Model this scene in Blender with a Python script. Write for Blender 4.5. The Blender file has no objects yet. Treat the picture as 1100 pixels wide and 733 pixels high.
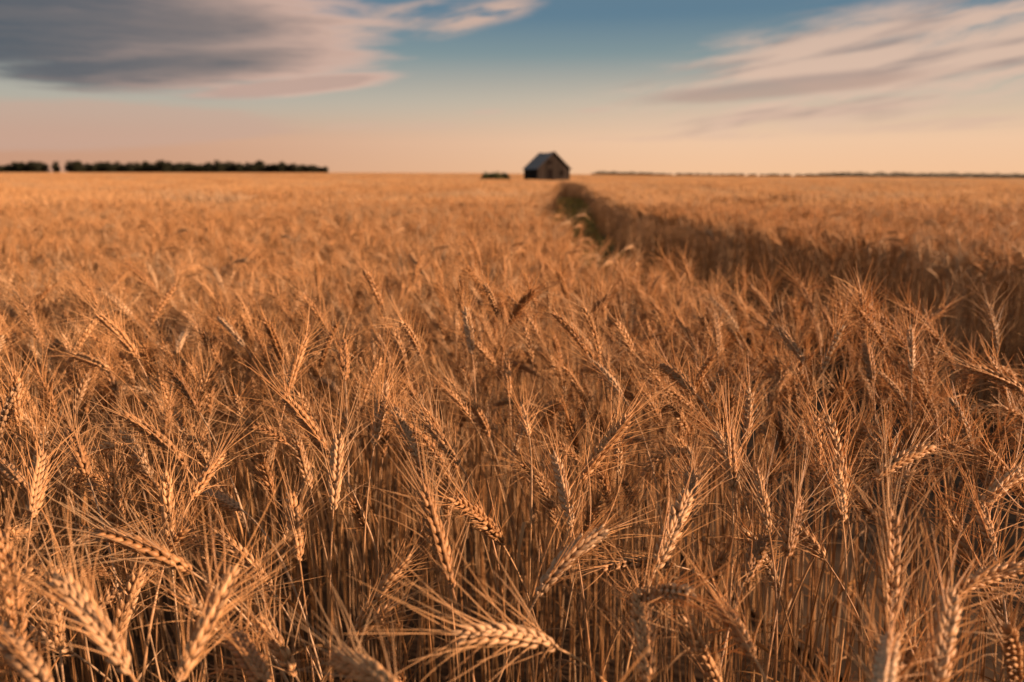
import bpy, math, random
import numpy as np

# ------------------------------------------------------------------ basics
RNG = np.random.default_rng(7)
random.seed(7)
sc = bpy.context.scene
COL = sc.collection
F = 1100 * 28 / 36.0                 # focal length in photo pixels
PITCH = math.atan((366.5 - 187.0) / F)
CAMZ = 1.28
SUN_AZ, SUN_EL = math.radians(108), math.radians(15)   # clockwise from the view direction

def ray(px, py):
    x, y = (px - 550) / F, (366.5 - py) / F
    d = np.array([x, math.cos(PITCH) + y * math.sin(PITCH), -math.sin(PITCH) + y * math.cos(PITCH)])
    return d / np.linalg.norm(d)

CAM = np.array([0, 0, CAMZ])

def project(p):
    q = np.asarray(p) - CAM
    dz = q[..., 1] * math.cos(PITCH) - q[..., 2] * math.sin(PITCH)
    uy = q[..., 1] * math.sin(PITCH) + q[..., 2] * math.cos(PITCH)
    dz = np.where(np.abs(dz) < 1e-6, 1e-6, dz)
    return 550 + F * q[..., 0] / dz, 366.5 - F * uy / dz, dz

def smooth(a, b, x):
    t = np.clip((np.asarray(x, float) - a) / (b - a), 0, 1)
    return t * t * (3 - 2 * t)

def terrain(x, y):
    x = np.asarray(x, float); y = np.asarray(y, float)
    r = np.hypot(x, y)
    u = F * x / np.maximum(y, 1e-3)
    u = np.where(y > 1, np.clip(u, -900, 900), np.sign(x) * 900) + 550
    k = np.interp(u, [-300, 350, 500, 580, 700, 1100, 1500], [1.6, 1.4, 0.9, 0.1, -1.2, -4.0, -4.5])
    far = 0.33 + np.maximum(r, 400) * k / F
    dip = -0.90 * smooth(35, 115, r)
    return dip + (far - dip) * smooth(160, 400, r)

def norm(v):
    return v / np.maximum(np.linalg.norm(v, axis=-1, keepdims=True), 1e-9)

# ------------------------------------------------------------------ object helpers
def tag(o, label=None, cat=None, group=None, kind=None):
    if label: o['label'] = label
    if cat: o['category'] = cat
    if group: o['group'] = group
    if kind: o['kind'] = kind
    return o

def empty(name, loc=(0, 0, 0), rz=0.0):
    o = bpy.data.objects.new(name, None)
    o.empty_display_size = 0.05
    COL.objects.link(o); o.location = loc; o.rotation_euler = (0, 0, rz)
    return o

class Geo:
    """gathers quads with a material index per face and a tone per vertex"""
    def __init__(self):
        self.v, self.q, self.m, self.t, self.n = [], [], [], [], 0
    def add(self, v, q, mat=0, tone=0.5):
        v = np.asarray(v, float).reshape(-1, 3); q = np.asarray(q, int).reshape(-1, 4)
        self.v.append(v); self.q.append(q + self.n)
        self.m.append(np.full(len(q), mat, np.int32))
        self.t.append(np.broadcast_to(np.asarray(tone, np.float32), (len(v),)).copy() if np.ndim(tone) == 0 else np.asarray(tone, np.float32))
        self.n += len(v)
    def extend(self, g, off=None):
        for v, q, m, t in zip(g.v, g.q, g.m, g.t):
            self.v.append(v if off is None else v + off)
            self.m.append(m); self.t.append(t)
        base = self.n
        for q in g.q: self.q.append(q + base)
        self.n += g.n
    def mesh(self, name, mats, smooth_shade=True):
        me = bpy.data.meshes.new(name)
        V = np.concatenate(self.v) if self.v else np.zeros((0, 3)); Q = np.concatenate(self.q); M = np.concatenate(self.m); T = np.concatenate(self.t)
        me.vertices.add(len(V)); me.vertices.foreach_set('co', V.astype(np.float32).ravel())
        me.loops.add(Q.size); me.loops.foreach_set('vertex_index', Q.astype(np.int32).ravel())
        me.polygons.add(len(Q))
        me.polygons.foreach_set('loop_start', np.arange(0, Q.size, 4, dtype=np.int32))
        me.polygons.foreach_set('material_index', M)
        me.polygons.foreach_set('use_smooth', np.full(len(Q), smooth_shade))
        a = me.attributes.new('tone', 'FLOAT', 'POINT'); a.data.foreach_set('value', T)
        for m in mats: me.materials.append(m)
        me.update(calc_edges=True); me.validate()
        return me
    def obj(self, name, mats, parent=None, smooth_shade=True):
        o = bpy.data.objects.new(name, self.mesh(name, mats, smooth_shade))
        COL.objects.link(o)
        if parent is not None: o.parent = parent
        return o

def tube_quads(M, K, S, closed=True):
    i = np.arange(M)[:, None, None]; k = np.arange(K - 1)[None, :, None]; j = np.arange(S if closed else S - 1)[None, None, :]
    a = (i * K + k) * S + j; jn = (j + 1) % S; b = (i * K + k) * S + jn
    return np.stack([a, b, b + S, a + S], -1).reshape(-1, 4)

def tubes(P, R, S, ref):
    """P (M,K,3), R (M,K), ref (M,3) -> vertices and quads of M tapered tubes"""
    P = np.asarray(P, float)
    if P.ndim == 2: P = P[None]; R = np.asarray(R)[None]; ref = np.asarray(ref, float)[None]
    M, K, _ = P.shape
    T = norm(np.gradient(P, axis=1)); ref = ref[:, None, :]
    A = norm(ref - (ref * T).sum(-1, keepdims=True) * T); B = np.cross(T, A)
    an = np.arange(S) * 2 * np.pi / S
    V = P[:, :, None] + R[:, :, None, None] * (np.cos(an)[None, None, :, None] * A[:, :, None] + np.sin(an)[None, None, :, None] * B[:, :, None])
    return V.reshape(-1, 3), tube_quads(M, K, S)

def box(g, c, s, mat=0, rot=None, tone=0.5):
    x, y, z = np.array(s) / 2
    v = np.array([[-x, -y, -z], [x, -y, -z], [x, y, -z], [-x, y, -z], [-x, -y, z], [x, -y, z], [x, y, z], [-x, y, z]])
    if rot is not None: v = v @ np.asarray(rot).T
    g.add(v + np.array(c), [[0, 3, 2, 1], [4, 5, 6, 7], [0, 1, 5, 4], [1, 2, 6, 5], [2, 3, 7, 6], [3, 0, 4, 7]], mat, tone)

# ------------------------------------------------------------------ materials
def new_mat(name):
    m = bpy.data.materials.new(name); m.use_nodes = True
    nt = m.node_tree; nt.nodes.clear()
    return m, nt, nt.nodes, nt.links

def ramp(nodes, stops):
    r = nodes.new('ShaderNodeValToRGB'); e = r.color_ramp.elements
    while len(e) < len(stops): e.new(0.5)
    for el, (p, c) in zip(e, stops): el.position = p; el.color = (*c, 1)
    return r

def straw_mat(name, stops, rough, transl, nscale=60, spec=0.3, stretch=(1, 1, 1), grey=.7):
    m, nt, N, L = new_mat(name)
    out = N.new('ShaderNodeOutputMaterial'); pb = N.new('ShaderNodeBsdfPrincipled'); tr = N.new('ShaderNodeBsdfTranslucent'); mx = N.new('ShaderNodeMixShader')
    at = N.new('ShaderNodeAttribute'); at.attribute_name = 'tone'
    oi = N.new('ShaderNodeObjectInfo'); tc = N.new('ShaderNodeTexCoord')
    mp = N.new('ShaderNodeMapping'); mp.inputs['Scale'].default_value = stretch
    nz = N.new('ShaderNodeTexNoise'); nz.inputs['Scale'].default_value = nscale; nz.inputs['Detail'].default_value = 3
    L.new(tc.outputs['Object'], mp.inputs['Vector']); L.new(mp.outputs['Vector'], nz.inputs['Vector'])
    a = N.new('ShaderNodeMath'); a.operation = 'MULTIPLY_ADD'; a.inputs[1].default_value = 0.36; L.new(oi.outputs['Random'], a.inputs[0]); L.new(at.outputs['Fac'], a.inputs[2])
    b = N.new('ShaderNodeMath'); b.operation = 'MULTIPLY_ADD'; b.inputs[1].default_value = 0.6; L.new(nz.outputs['Fac'], b.inputs[0]); L.new(a.outputs[0], b.inputs[2])
    c = N.new('ShaderNodeMath'); c.operation = 'SUBTRACT'; c.inputs[1].default_value = 0.48; L.new(b.outputs[0], c.inputs[0])
    r = ramp(N, stops); L.new(c.outputs[0], r.inputs['Fac'])
    h1 = N.new('ShaderNodeMath'); h1.operation = 'MULTIPLY'; h1.inputs[1].default_value = 7.31; L.new(oi.outputs['Random'], h1.inputs[0])
    h2 = N.new('ShaderNodeMath'); h2.operation = 'FRACT'; L.new(h1.outputs[0], h2.inputs[0])
    h3 = N.new('ShaderNodeMapRange'); h3.inputs['From Min'].default_value = .5; h3.inputs['From Max'].default_value = 1; h3.inputs['To Max'].default_value = grey; L.new(h2.outputs[0], h3.inputs['Value'])
    wm = N.new('ShaderNodeMix'); wm.data_type = 'RGBA'; wm.inputs[7].default_value = (.50, .36, .22, 1); L.new(h3.outputs[0], wm.inputs[0]); L.new(r.outputs['Color'], wm.inputs[6])
    L.new(wm.outputs[2], pb.inputs['Base Color']); L.new(wm.outputs[2], tr.inputs['Color'])
    pb.inputs['Roughness'].default_value = rough; pb.inputs['Specular IOR Level'].default_value = spec
    bp = N.new('ShaderNodeBump'); bp.inputs['Strength'].default_value = 0.25; bp.inputs['Distance'].default_value = 0.002
    L.new(nz.outputs['Fac'], bp.inputs['Height']); L.new(bp.outputs['Normal'], pb.inputs['Normal'])
    mx.inputs['Fac'].default_value = transl
    L.new(pb.outputs[0], mx.inputs[1]); L.new(tr.outputs[0], mx.inputs[2]); L.new(mx.outputs[0], out.inputs['Surface'])
    return m

M_STALK = straw_mat('dry_straw', [(0.0, (0.20, 0.092, 0.032)), (0.5, (0.40, 0.205, 0.080)), (1.0, (0.55, 0.335, 0.155))], 0.45, 0.12, 40, 0.4, (3, 3, 0.3))
M_LEAF = straw_mat('dry_leaf', [(0.0, (0.20, 0.095, 0.033)), (0.5, (0.37, 0.19, 0.070)), (1.0, (0.50, 0.31, 0.14))], 0.6, 0.35, 30, 0.2)
M_EAR = straw_mat('ripe_grain_husk', [(0.0, (0.20, 0.094, 0.034)), (0.5, (0.40, 0.205, 0.082)), (1.0, (0.57, 0.34, 0.16))], 0.5, 0.10, 120, 0.35)
M_AWN = straw_mat('bristle_awn', [(0.0, (0.38, 0.18, 0.060)), (0.5, (0.68, 0.38, 0.155)), (1.0, (0.80, 0.50, 0.24))], 0.4, 0.45, 50, 0.4)
M_GREEN = straw_mat('green_blade', [(0.0, (0.09, 0.095, 0.022)), (0.5, (0.19, 0.185, 0.045)), (1.0, (0.32, 0.28, 0.09))], 0.5, 0.35, 30, 0.3, grey=0)
WHEAT = [M_STALK, M_LEAF, M_EAR, M_AWN, M_GREEN]

def simple_mat(name, stops, nscale, rough=0.9, spec=0.1, detail=6, stretch=(1, 1, 1), bump=0.5, bdist=0.02, metallic=0.0):
    m, nt, N, L = new_mat(name)
    out = N.new('ShaderNodeOutputMaterial'); pb = N.new('ShaderNodeBsdfPrincipled')
    tc = N.new('ShaderNodeTexCoord'); mp = N.new('ShaderNodeMapping'); mp.inputs['Scale'].default_value = stretch
    nz = N.new('ShaderNodeTexNoise'); nz.inputs['Scale'].default_value = nscale; nz.inputs['Detail'].default_value = detail
    L.new(tc.outputs['Object'], mp.inputs['Vector']); L.new(mp.outputs['Vector'], nz.inputs['Vector'])
    at = N.new('ShaderNodeAttribute'); at.attribute_name = 'tone'
    a = N.new('ShaderNodeMath'); a.operation = 'ADD'; L.new(nz.outputs['Fac'], a.inputs[0]); L.new(at.outputs['Fac'], a.inputs[1])
    b = N.new('ShaderNodeMath'); b.operation = 'SUBTRACT'; b.inputs[1].default_value = 0.5; L.new(a.outputs[0], b.inputs[0])
    r = ramp(N, stops); L.new(b.outputs[0], r.inputs['Fac']); L.new(r.outputs['Color'], pb.inputs['Base Color'])
    pb.inputs['Roughness'].default_value = rough; pb.inputs['Specular IOR Level'].default_value = spec; pb.inputs['Metallic'].default_value = metallic
    if bump:
        bp = N.new('ShaderNodeBump'); bp.inputs['Strength'].default_value = bump; bp.inputs['Distance'].default_value = bdist
        L.new(nz.outputs['Fac'], bp.inputs['Height']); L.new(bp.outputs['Normal'], pb.inputs['Normal'])
    L.new(pb.outputs[0], out.inputs['Surface'])
    return m

M_SOIL = simple_mat('dark_soil', [(0.2, (0.020, 0.013, 0.008)), (0.55, (0.045, 0.028, 0.016)), (0.8, (0.085, 0.055, 0.03))], 9.0, bump=0.8)
M_TRACK = simple_mat('trodden_soil', [(0.2, (0.03, 0.020, 0.012)), (0.55, (0.065, 0.043, 0.026)), (0.85, (0.12, 0.08, 0.045))], 6.0, bump=0.8)
M_FARFIELD = simple_mat('distant_wheat', [(0.2, (0.36, 0.18, 0.066)), (0.5, (0.50, 0.27, 0.108)), (0.8, (0.56, 0.325, 0.145))], 0.35, bump=1.0, bdist=0.6)
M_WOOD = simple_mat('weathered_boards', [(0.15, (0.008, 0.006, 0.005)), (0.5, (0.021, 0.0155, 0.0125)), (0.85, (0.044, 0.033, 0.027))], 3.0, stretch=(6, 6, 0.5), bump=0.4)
M_TRIM = simple_mat('dark_trim_boards', [(0.2, (0.020, 0.016, 0.014)), (0.8, (0.05, 0.04, 0.034))], 3.0, stretch=(4, 4, 0.6), bump=0.3)
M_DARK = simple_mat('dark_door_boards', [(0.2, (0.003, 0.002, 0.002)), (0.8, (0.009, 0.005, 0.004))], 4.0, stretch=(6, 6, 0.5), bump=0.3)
M_IRON = simple_mat('old_iron', [(0.2, (0.02, 0.018, 0.016)), (0.8, (0.05, 0.04, 0.035))], 9.0, rough=0.6, bump=0.1)
M_TIN = simple_mat('weathered_tin_roof', [(0.2, (0.05, 0.043, 0.038)), (0.55, (0.095, 0.083, 0.074)), (0.85, (0.14, 0.12, 0.10))], 1.3, rough=0.45, spec=0.4, stretch=(1, 1, 1), bump=0.15)
M_BARK = simple_mat('bark', [(0.2, (0.03, 0.022, 0.016)), (0.8, (0.09, 0.065, 0.045))], 5.0)
M_CROWN = straw_mat('dark_tree_leaves', [(0.0, (0.008, 0.010, 0.005)), (0.5, (0.018, 0.021, 0.010)), (1.0, (0.036, 0.038, 0.018))], 0.6, 0.15, 2.0, 0.2, grey=0)
M_BUSH = straw_mat('bush_leaves', [(0.0, (0.022, 0.034, 0.010)), (0.5, (0.055, 0.075, 0.025)), (1.0, (0.10, 0.115, 0.04))], 0.6, 0.2, 3.0, 0.2, grey=0)

# ------------------------------------------------------------------ wheat
_fr_t = np.array([0, .10, .26, .46, .66, .85, 1.0]); _fr_r = np.array([.30, .72, 1.0, .98, .74, .38, .04])
def grain_template(S, rings):
    t = np.linspace(0, 1, rings); r = np.interp(t, _fr_t, _fr_r)
    an = np.arange(S) * 2 * np.pi / S
    v = np.stack([r[:, None] * np.cos(an), r[:, None] * np.sin(an), np.broadcast_to(t[:, None], (rings, S))], -1).reshape(-1, 3)
    return v, tube_quads(1, rings, S)
TPL = {0: grain_template(7, 7), 1: grain_template(5, 4), 2: grain_template(5, 5)}

def put_grains(g, tpl, O, D, X, ln, rx, ry, tone, mat=2):
    v, q = tpl
    if len(O) > 6:
        kp = np.random.default_rng(int(abs(O[0, 0] + O[0, 2]) * 1e6) % 99991).random(len(O)) > .07
        O, D, X, ln, rx, ry, tone = O[kp], D[kp], X[kp], ln[kp], rx[kp] if np.ndim(rx) else rx, ry[kp] if np.ndim(ry) else ry, tone[kp]
    X = norm(X - (X * D).sum(-1, keepdims=True) * D); Y = np.cross(D, X)
    V = O[:, None] + v[None, :, 0, None] * (X * rx[:, None])[:, None] + v[None, :, 1, None] * (Y * ry[:, None])[:, None] + v[None, :, 2, None] * (D * ln[:, None])[:, None]
    n = len(O); Q = (q[None] + (np.arange(n) * len(v))[:, None, None]).reshape(-1, 4)
    g.add(V.reshape(-1, 3), Q, mat, np.repeat(tone, len(v)))

def ear(ge, gb, rng, P, T0, axis, L, bend, lod, roll, tone, fat=1.0, awn=0.062):
    """an ear (into ge) and its bristles (into gb) from base P along T0, bowing by BEND about AXIS"""
    K = 33; s = np.linspace(0, 1, K); ph = bend * s
    Tc = np.cos(ph)[:, None] * T0 + np.sin(ph)[:, None] * np.cross(axis, T0)
    C = P + np.concatenate([np.zeros((1, 3)), np.cumsum((Tc[1:] + Tc[:-1]) / 2 * (L / (K - 1)), 0)])
    at = lambda A, u: np.stack([np.interp(u, s, A[:, i]) for i in range(3)], -1)
    n = {0: int(round(19 * L / 0.09)), 1: 16, 2: 9}[lod]
    i = np.arange(n); u = 0.01 + 0.90 * i / (n - 1)
    side = np.where(i % 2, 1.0, -1.0)
    T = norm(at(Tc, u)); O = at(C, u)
    Bp = np.cross(T, axis); Bv = math.cos(roll) * axis + math.sin(roll) * Bp; Bv = norm(Bv - (Bv * T).sum(-1, keepdims=True) * T); Nv = np.cross(T, Bv)
    w = np.interp(u, [0, .12, .35, .7, 1], [.62, .88, 1.0, .95, .70]) * fat
    S = Bv * side[:, None]
    if lod == 0:
        rr = lambda a, n=n: rng.normal(0, a, n)
        # rachis
        ge.add(*tubes(C, np.full(K, 0.0011), 4, axis), 2, tone)
        tips, dirs, wt = [], [], []
        for k in (-1, 1):                       # outer florets
            D = norm(T + S * (0.30 + rr(.05))[:, None] + Nv * (k * (0.33 + rr(.05)))[:, None])
            o = O + S * (0.0017 * w)[:, None] + Nv * (k * 0.0021 * w)[:, None]
            ln = (0.0125 + rr(.0007)) * w
            put_grains(ge, TPL[0], o, D, S, ln, 0.0027 * w, 0.0031 * w, tone + rr(.10) + .04)
            tips.append(o + D * (ln * 0.96)[:, None]); dirs.append(D); wt.append((rng.random(n) < .82) * 1.0)
            # glume
            Dg = norm(T + S * (0.12 + rr(.04))[:, None] + Nv * (k * (0.52 + rr(.05)))[:, None])
            og = O - T * 0.0012 + Nv * (k * 0.0020 * w)[:, None]
            put_grains(ge, TPL[0], og, Dg, S, (0.0088 + rr(.0005)) * w, 0.0022 * w, 0.0022 * w, tone + rr(.10) - .04)
        D = norm(T + S * (0.52 + rr(.06))[:, None] + Nv * (rr(.07))[:, None])
        o = O + S * (0.0036 * w)[:, None] + T * 0.0015
        ln = (0.0122 + rr(.0007)) * w
        put_grains(ge, TPL[0], o, D, S, ln, 0.0027 * w, 0.0030 * w, tone + rr(.10) + .06)
        tips.append(o + D * (ln * 0.96)[:, None]); dirs.append(D); wt.append((rng.random(n) < .30) * 1.0)
        # terminal spikelet
        De = norm(Tc[-1] + rng.normal(0, .12, (2, 3)))
        put_grains(ge, TPL[0], np.repeat(C[-3][None], 2, 0), De, np.repeat(axis[None], 2, 0), np.full(2, .0118), np.full(2, .0019), np.full(2, .0021), np.full(2, tone))
        tips.append(C[-3] + De * 0.0112); dirs.append(De); wt.append(np.ones(2))
        tips = np.concatenate(tips); dirs = np.concatenate(dirs); wt = np.concatenate(wt)
        keep = wt > 0; tips, dirs = tips[keep], dirs[keep]; m = len(tips)
        uu = np.concatenate([u, u, u, [1, 1]])[keep]
        Ta = norm(at(Tc, uu))
        la = awn * (0.72 + 0.38 * uu + rng.normal(0, .13, m)).clip(.3, 1.5) * np.where(rng.random(m) < .10, rng.uniform(.2, .6, m), 1.0)
        spread = (1.05 + rng.normal(0, .35, m)) [:, None]
        d0 = norm(Ta + (dirs - Ta) * spread * 1.25 + rng.normal(0, .07, (m, 3)))
        d1 = norm(d0 + (d0 - Ta) * rng.normal(.10, .28, m)[:, None] + rng.normal(0, .13, (m, 3)) + np.array([0, 0, -.05]))
        kk = np.linspace(0, 1, 7)
        A = tips[:, None] + la[:, None, None] * (kk[None, :, None] * d0[:, None] + (kk ** 2)[None, :, None] * 0.5 * (d1 - d0)[:, None])
        R = np.broadcast_to((0.00050 * (1 - kk) ** .8 + 0.00015)[None], (m, 7))
        ref = np.cross(d0, rng.normal(0, 1, (m, 3)))
        v, q = tubes(A, R, 3, ref); gb.add(v, q, 3, np.repeat(np.clip(tone + .08 + rng.normal(0, .12, m), 0, 1), 21))
    elif lod == 1:
        rr = lambda a, n=n: rng.normal(0, a, n)
        tips, dirs = [], []
        for k in (-1, 1):
            D = norm(T + S * (0.34 + rr(.05))[:, None] + Nv * (k * (0.34 + rr(.06)))[:, None])
            o = O + S * (0.0014 * w)[:, None] + Nv * (k * .0016 * w)[:, None]; ln = .0135 * w
            put_grains(ge, TPL[1], o, D, S, ln, .0037 * w, .0037 * w, tone + rr(.1) + .03)
            tips.append(o + D * ln[:, None]); dirs.append(D)
        tips = np.concatenate(tips); dirs = np.concatenate(dirs); m = len(tips); uu = np.concatenate([u, u]); Ta = norm(at(Tc, uu))
        d0 = norm(Ta + (dirs - Ta) * (1.3 + rng.normal(0, .4, m))[:, None] + rng.normal(0, .08, (m, 3)))
        d1 = norm(d0 + rng.normal(0, .22, (m, 3)))
        la = .88 * awn * (0.75 + 0.35 * uu + rng.normal(0, .13, m)).clip(.3, 1.5); kk = np.linspace(0, 1, 4)
        A = tips[:, None] + la[:, None, None] * (kk[None, :, None] * d0[:, None] + (kk ** 2)[None, :, None] * 0.5 * (d1 - d0)[:, None])
        R = np.broadcast_to((0.00043 * (1 - kk) ** .8 + 0.00018)[None], (m, 4))
        v, q = tubes(A, R, 3, np.cross(d0, rng.normal(0, 1, (m, 3)))); gb.add(v, q, 3, np.repeat(np.clip(tone + .08 + rng.normal(0, .12, m), 0, 1), 12))
    else:
        kk = np.linspace(0, 1, 5); R = np.array([.0030, .0066, .0072, .0055, .0012]) * fat
        ge.add(*tubes(at(C, kk), R, 5 if lod == 2 else 4, axis), 2, tone)
        m = 14; uu = rng.uniform(.05, 1, m); Ta = norm(at(Tc, uu)); o = at(C, uu)
        d = norm(Ta + rng.normal(0, .32, (m, 3))); la = awn * rng.uniform(.8, 1.3, m) * 1.1
        wv = norm(np.cross(d, rng.normal(0, 1, (m, 3)))) * 0.0009 * fat
        V = np.stack([o - wv, o + wv, o + d * la[:, None] + wv * .3, o + d * la[:, None] - wv * .3], 1)
        gb.add(V.reshape(-1, 3), np.arange(m * 4).reshape(m, 4), 3, np.repeat(np.clip(tone + .06 + rng.normal(0, .1, m), 0, 1), 4))
    return C

def blade(g, rng, P, az, ln, wd, up, droop, lod, tone, mat=1):
    K = 10 if lod == 0 else (5 if lod == 1 else 4)
    s = np.linspace(0, 1, K); ang = up - droop * s ** 1.3           # elevation of the blade along its length
    h = np.array([math.cos(az), math.sin(az), 0]); st = ln / (K - 1)
    D = np.cos(ang)[:, None] * h + np.sin(ang)[:, None] * np.array([0, 0, 1.0])
    sd = np.array([-math.sin(az), math.cos(az), 0])
    D = norm(D + sd * (rng.normal(0, .35) * s + rng.normal(0, .12) * np.sin(s * 6))[:, None])
    C = P + np.concatenate([np.zeros((1, 3)), np.cumsum(D[:-1] * st, 0)])
    tw = rng.normal(0, .5) + rng.normal(0, 1.6) * s
    W = norm(np.cross(D, np.array([0, 0, 1.0]) + 1e-3)); Nn = np.cross(W, D)
    W2 = np.cos(tw)[:, None] * W + np.sin(tw)[:, None] * Nn; N2 = np.cross(W2, D)
    wid = wd * np.interp(s, [0, .12, .5, .85, 1], [.55, 1, .9, .5, .06])
    if lod <= 1:
        V = np.stack([C - W2 * wid[:, None], C - N2 * (wid * .35)[:, None], C + W2 * wid[:, None]], 1)
        g.add(V.reshape(-1, 3), tube_quads(1, K, 3, closed=False), mat, tone)
    else:
        V = np.stack([C - W2 * wid[:, None], C + W2 * wid[:, None]], 1)
        g.add(V.reshape(-1, 3), tube_quads(1, K, 2, closed=False), mat, tone)

def stalk_from_curve(gs, gl, rng, C, ref, lod, tone, r0=.0017, r1=.00105, leaves=1, green=False):
    K = len(C); s = np.linspace(0, 1, K); R = r0 + (r1 - r0) * s
    if lod == 0:
        for nd in (.22, .45, .68): R = R + .0006 * np.exp(-((s - nd) / .012) ** 2)
        sh = np.clip((.80 - s) / .01, 0, 1) * np.clip((s - .68) / .01, 0, 1); R = R + .0005 * sh   # leaf sheath
    gs.add(*tubes(C, R, {0: 7, 1: 4, 2: 3, 3: 3}[lod], ref), 0, tone)
    for k in range(leaves):
        gl_ = gl
        if isinstance(gl, list): gl_ = Geo(); gl.append(gl_)
        f = rng.uniform(.22, .62); P = np.array([np.interp(f, s, C[:, i]) for i in range(3)])
        blade(gl_, rng, P, rng.uniform(0, 6.283), rng.uniform(.10, .24), rng.uniform(.0018, .0034), rng.uniform(.7, 1.45), rng.uniform(.8, 2.9), lod,
              np.clip(tone + rng.normal(-.05, .15), 0, 1))
    if green:
        P = np.array([np.interp(.5, s, C[:, i]) for i in range(3)])
        gn = Geo(); blade(gn, rng, P, rng.uniform(0, 6.283), .24, .0042, 1.4, .6, 0, .6, 4); gn.green = True; gl.append(gn)

STYLES = {'upright': ((4, 22), (4, 22)), 'leaning': ((22, 46), (10, 30)), 'nodding': ((58, 100), (25, 55))}

def plant(G, rng, pos, az, style, lod, height=None, fat=1.0, leaves=None, thick=1.0):
    """one wheat plant; G = dict of Geo for stalk, leaf, ear, beard; returns ear polyline"""
    (a, b), (c, d) = STYLES[style]
    th = math.radians(rng.uniform(a, b)); bd = math.radians(rng.uniform(c, d))
    H = height if height else rng.normal(.835, .045 if lod == 0 else .028)
    if style == 'nodding': H += .03
    if style == 'upright': H -= .015
    K = {0: 40, 1: 14, 2: 6, 3: 5}[lod]; s = np.linspace(0, 1, K)
    base = math.radians(rng.normal(1.5, 2.2)); p0 = {'upright': .3, 'leaning': .55, 'nodding': .72}[style]
    tilt = base + (th - base) * np.clip((s - p0) / (1 - p0), 0, 1) ** 1.6
    wob = rng.normal(0, .05) * np.sin(s * 5 + rng.uniform(0, 6))
    h = np.array([math.cos(az), math.sin(az), 0]); axis = np.array([-math.sin(az), math.cos(az), 0]); zz = np.array([0, 0, 1.0])
    T = np.sin(tilt)[:, None] * h + np.cos(tilt)[:, None] * zz + wob[:, None] * axis
    T = norm(T); C = np.concatenate([np.zeros((1, 3)), np.cumsum((T[1:] + T[:-1]) / 2, 0)])
    C *= H / C[:, 2].max(); C = C + np.asarray(pos)
    tone = float(np.clip(rng.normal(.5, .17), .05, .95))
    nl = leaves if leaves is not None else {0: int(rng.random() < .75), 1: int(rng.random() < .4), 2: int(rng.random() < .25), 3: 0}[lod]
    stalk_from_curve(G['stalk'], G['leaf'], rng, C, axis, lod, tone, .0017 * thick, .00105 * thick, nl)
    Te = norm(C[-1] - C[-2]); ax = norm(axis - (axis @ Te) * Te)
    L = float(np.clip(rng.normal(.088, .013), .058, .115))
    return ear(G['ear'], G['beard'], rng, C[-1], Te, ax, L, bd, lod if lod < 3 else 3, rng.uniform(0, 3.14), tone, fat, rng.normal(.060, .009)) if lod < 3 else ear3(G, rng, C[-1], Te, ax, L, bd, tone, fat)

def ear3(G, rng, P, T0, axis, L, bend, tone, fat):
    kk = np.linspace(0, 1, 4); ph = bend * kk
    Tc = np.cos(ph)[:, None] * T0 + np.sin(ph)[:, None] * np.cross(axis, T0)
    C = P + np.concatenate([np.zeros((1, 3)), np.cumsum(Tc[:-1] * L / 3, 0)])
    G['ear'].add(*tubes(C, np.array([.004, .0075, .0068, .0015]) * fat, 3, axis), 2, tone)
    m = 5; d = norm(Tc[[1, 2, 2, 3, 3]] + rng.normal(0, .3, (m, 3))); o = C[[1, 1, 2, 2, 3]]; la = .07 * fat ** .5
    wv = norm(np.cross(d, rng.normal(0, 1, (m, 3)))) * .0016 * fat
    V = np.stack([o - wv, o + wv, o + d * la + wv * .3, o + d * la - wv * .3], 1)
    G['beard'].add(V.reshape(-1, 3), np.arange(m * 4).reshape(m, 4), 3, np.clip(tone + .05, 0, 1))
    return C

def parts(): return {'stalk': Geo(), 'leaf': [], 'ear': Geo(), 'beard': Geo()}
def one(g):  return {k: g for k in ('stalk', 'leaf', 'ear', 'beard')}
def pick_style(rng): return rng.choice(['upright', 'leaning', 'nodding'], p=[.40, .38, .22])
def lean_az(rng, x=0.0):
    u = rng.random()
    if u < .58: return math.pi + rng.normal(0, .75)
    if u < .58 + (.22 if x > .3 else .12): return rng.normal(0, .8)
    return rng.uniform(0, 6.283)

# ------------------------------------------------------------------ the footpath through the wheat
PATH = np.array([(6.4, -2.4), (4.6, -.5), (3.25, 1.0), (2.36, 1.75), (1.80, 2.4), (1.48, 3.05), (1.18, 4.2), (.95, 6.5), (.80, 8.8), (.88, 11.4), (1.12, 15.0), (1.49, 20), (1.87, 25), (2.22, 30), (2.42, 36), (2.3, 44), (1.6, 54)])
HALF = .04 + np.array([.75, .85, 1.0, 1.0, .93, .82, .60, .46, .50, .50, .46, .40, .40, .44, .4, .4, .4])
def _dense(P, H, n=10):
    P = np.asarray(P); out, h = [], []
    for i in range(len(P) - 1):
        p0, p1, p2, p3 = P[max(i - 1, 0)], P[i], P[i + 1], P[min(i + 2, len(P) - 1)]
        for t in np.linspace(0, 1, n, endpoint=False):
            out.append(.5 * (2 * p1 + (p2 - p0) * t + (2 * p0 - 5 * p1 + 4 * p2 - p3) * t * t + (3 * p1 - p0 - 3 * p2 + p3) * t ** 3)); h.append(H[i] * (1 - t) + H[i + 1] * t)
    out.append(P[-1]); h.append(H[-1])
    return np.array(out), np.array(h)
PD, PH = _dense(PATH, HALF)
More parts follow.
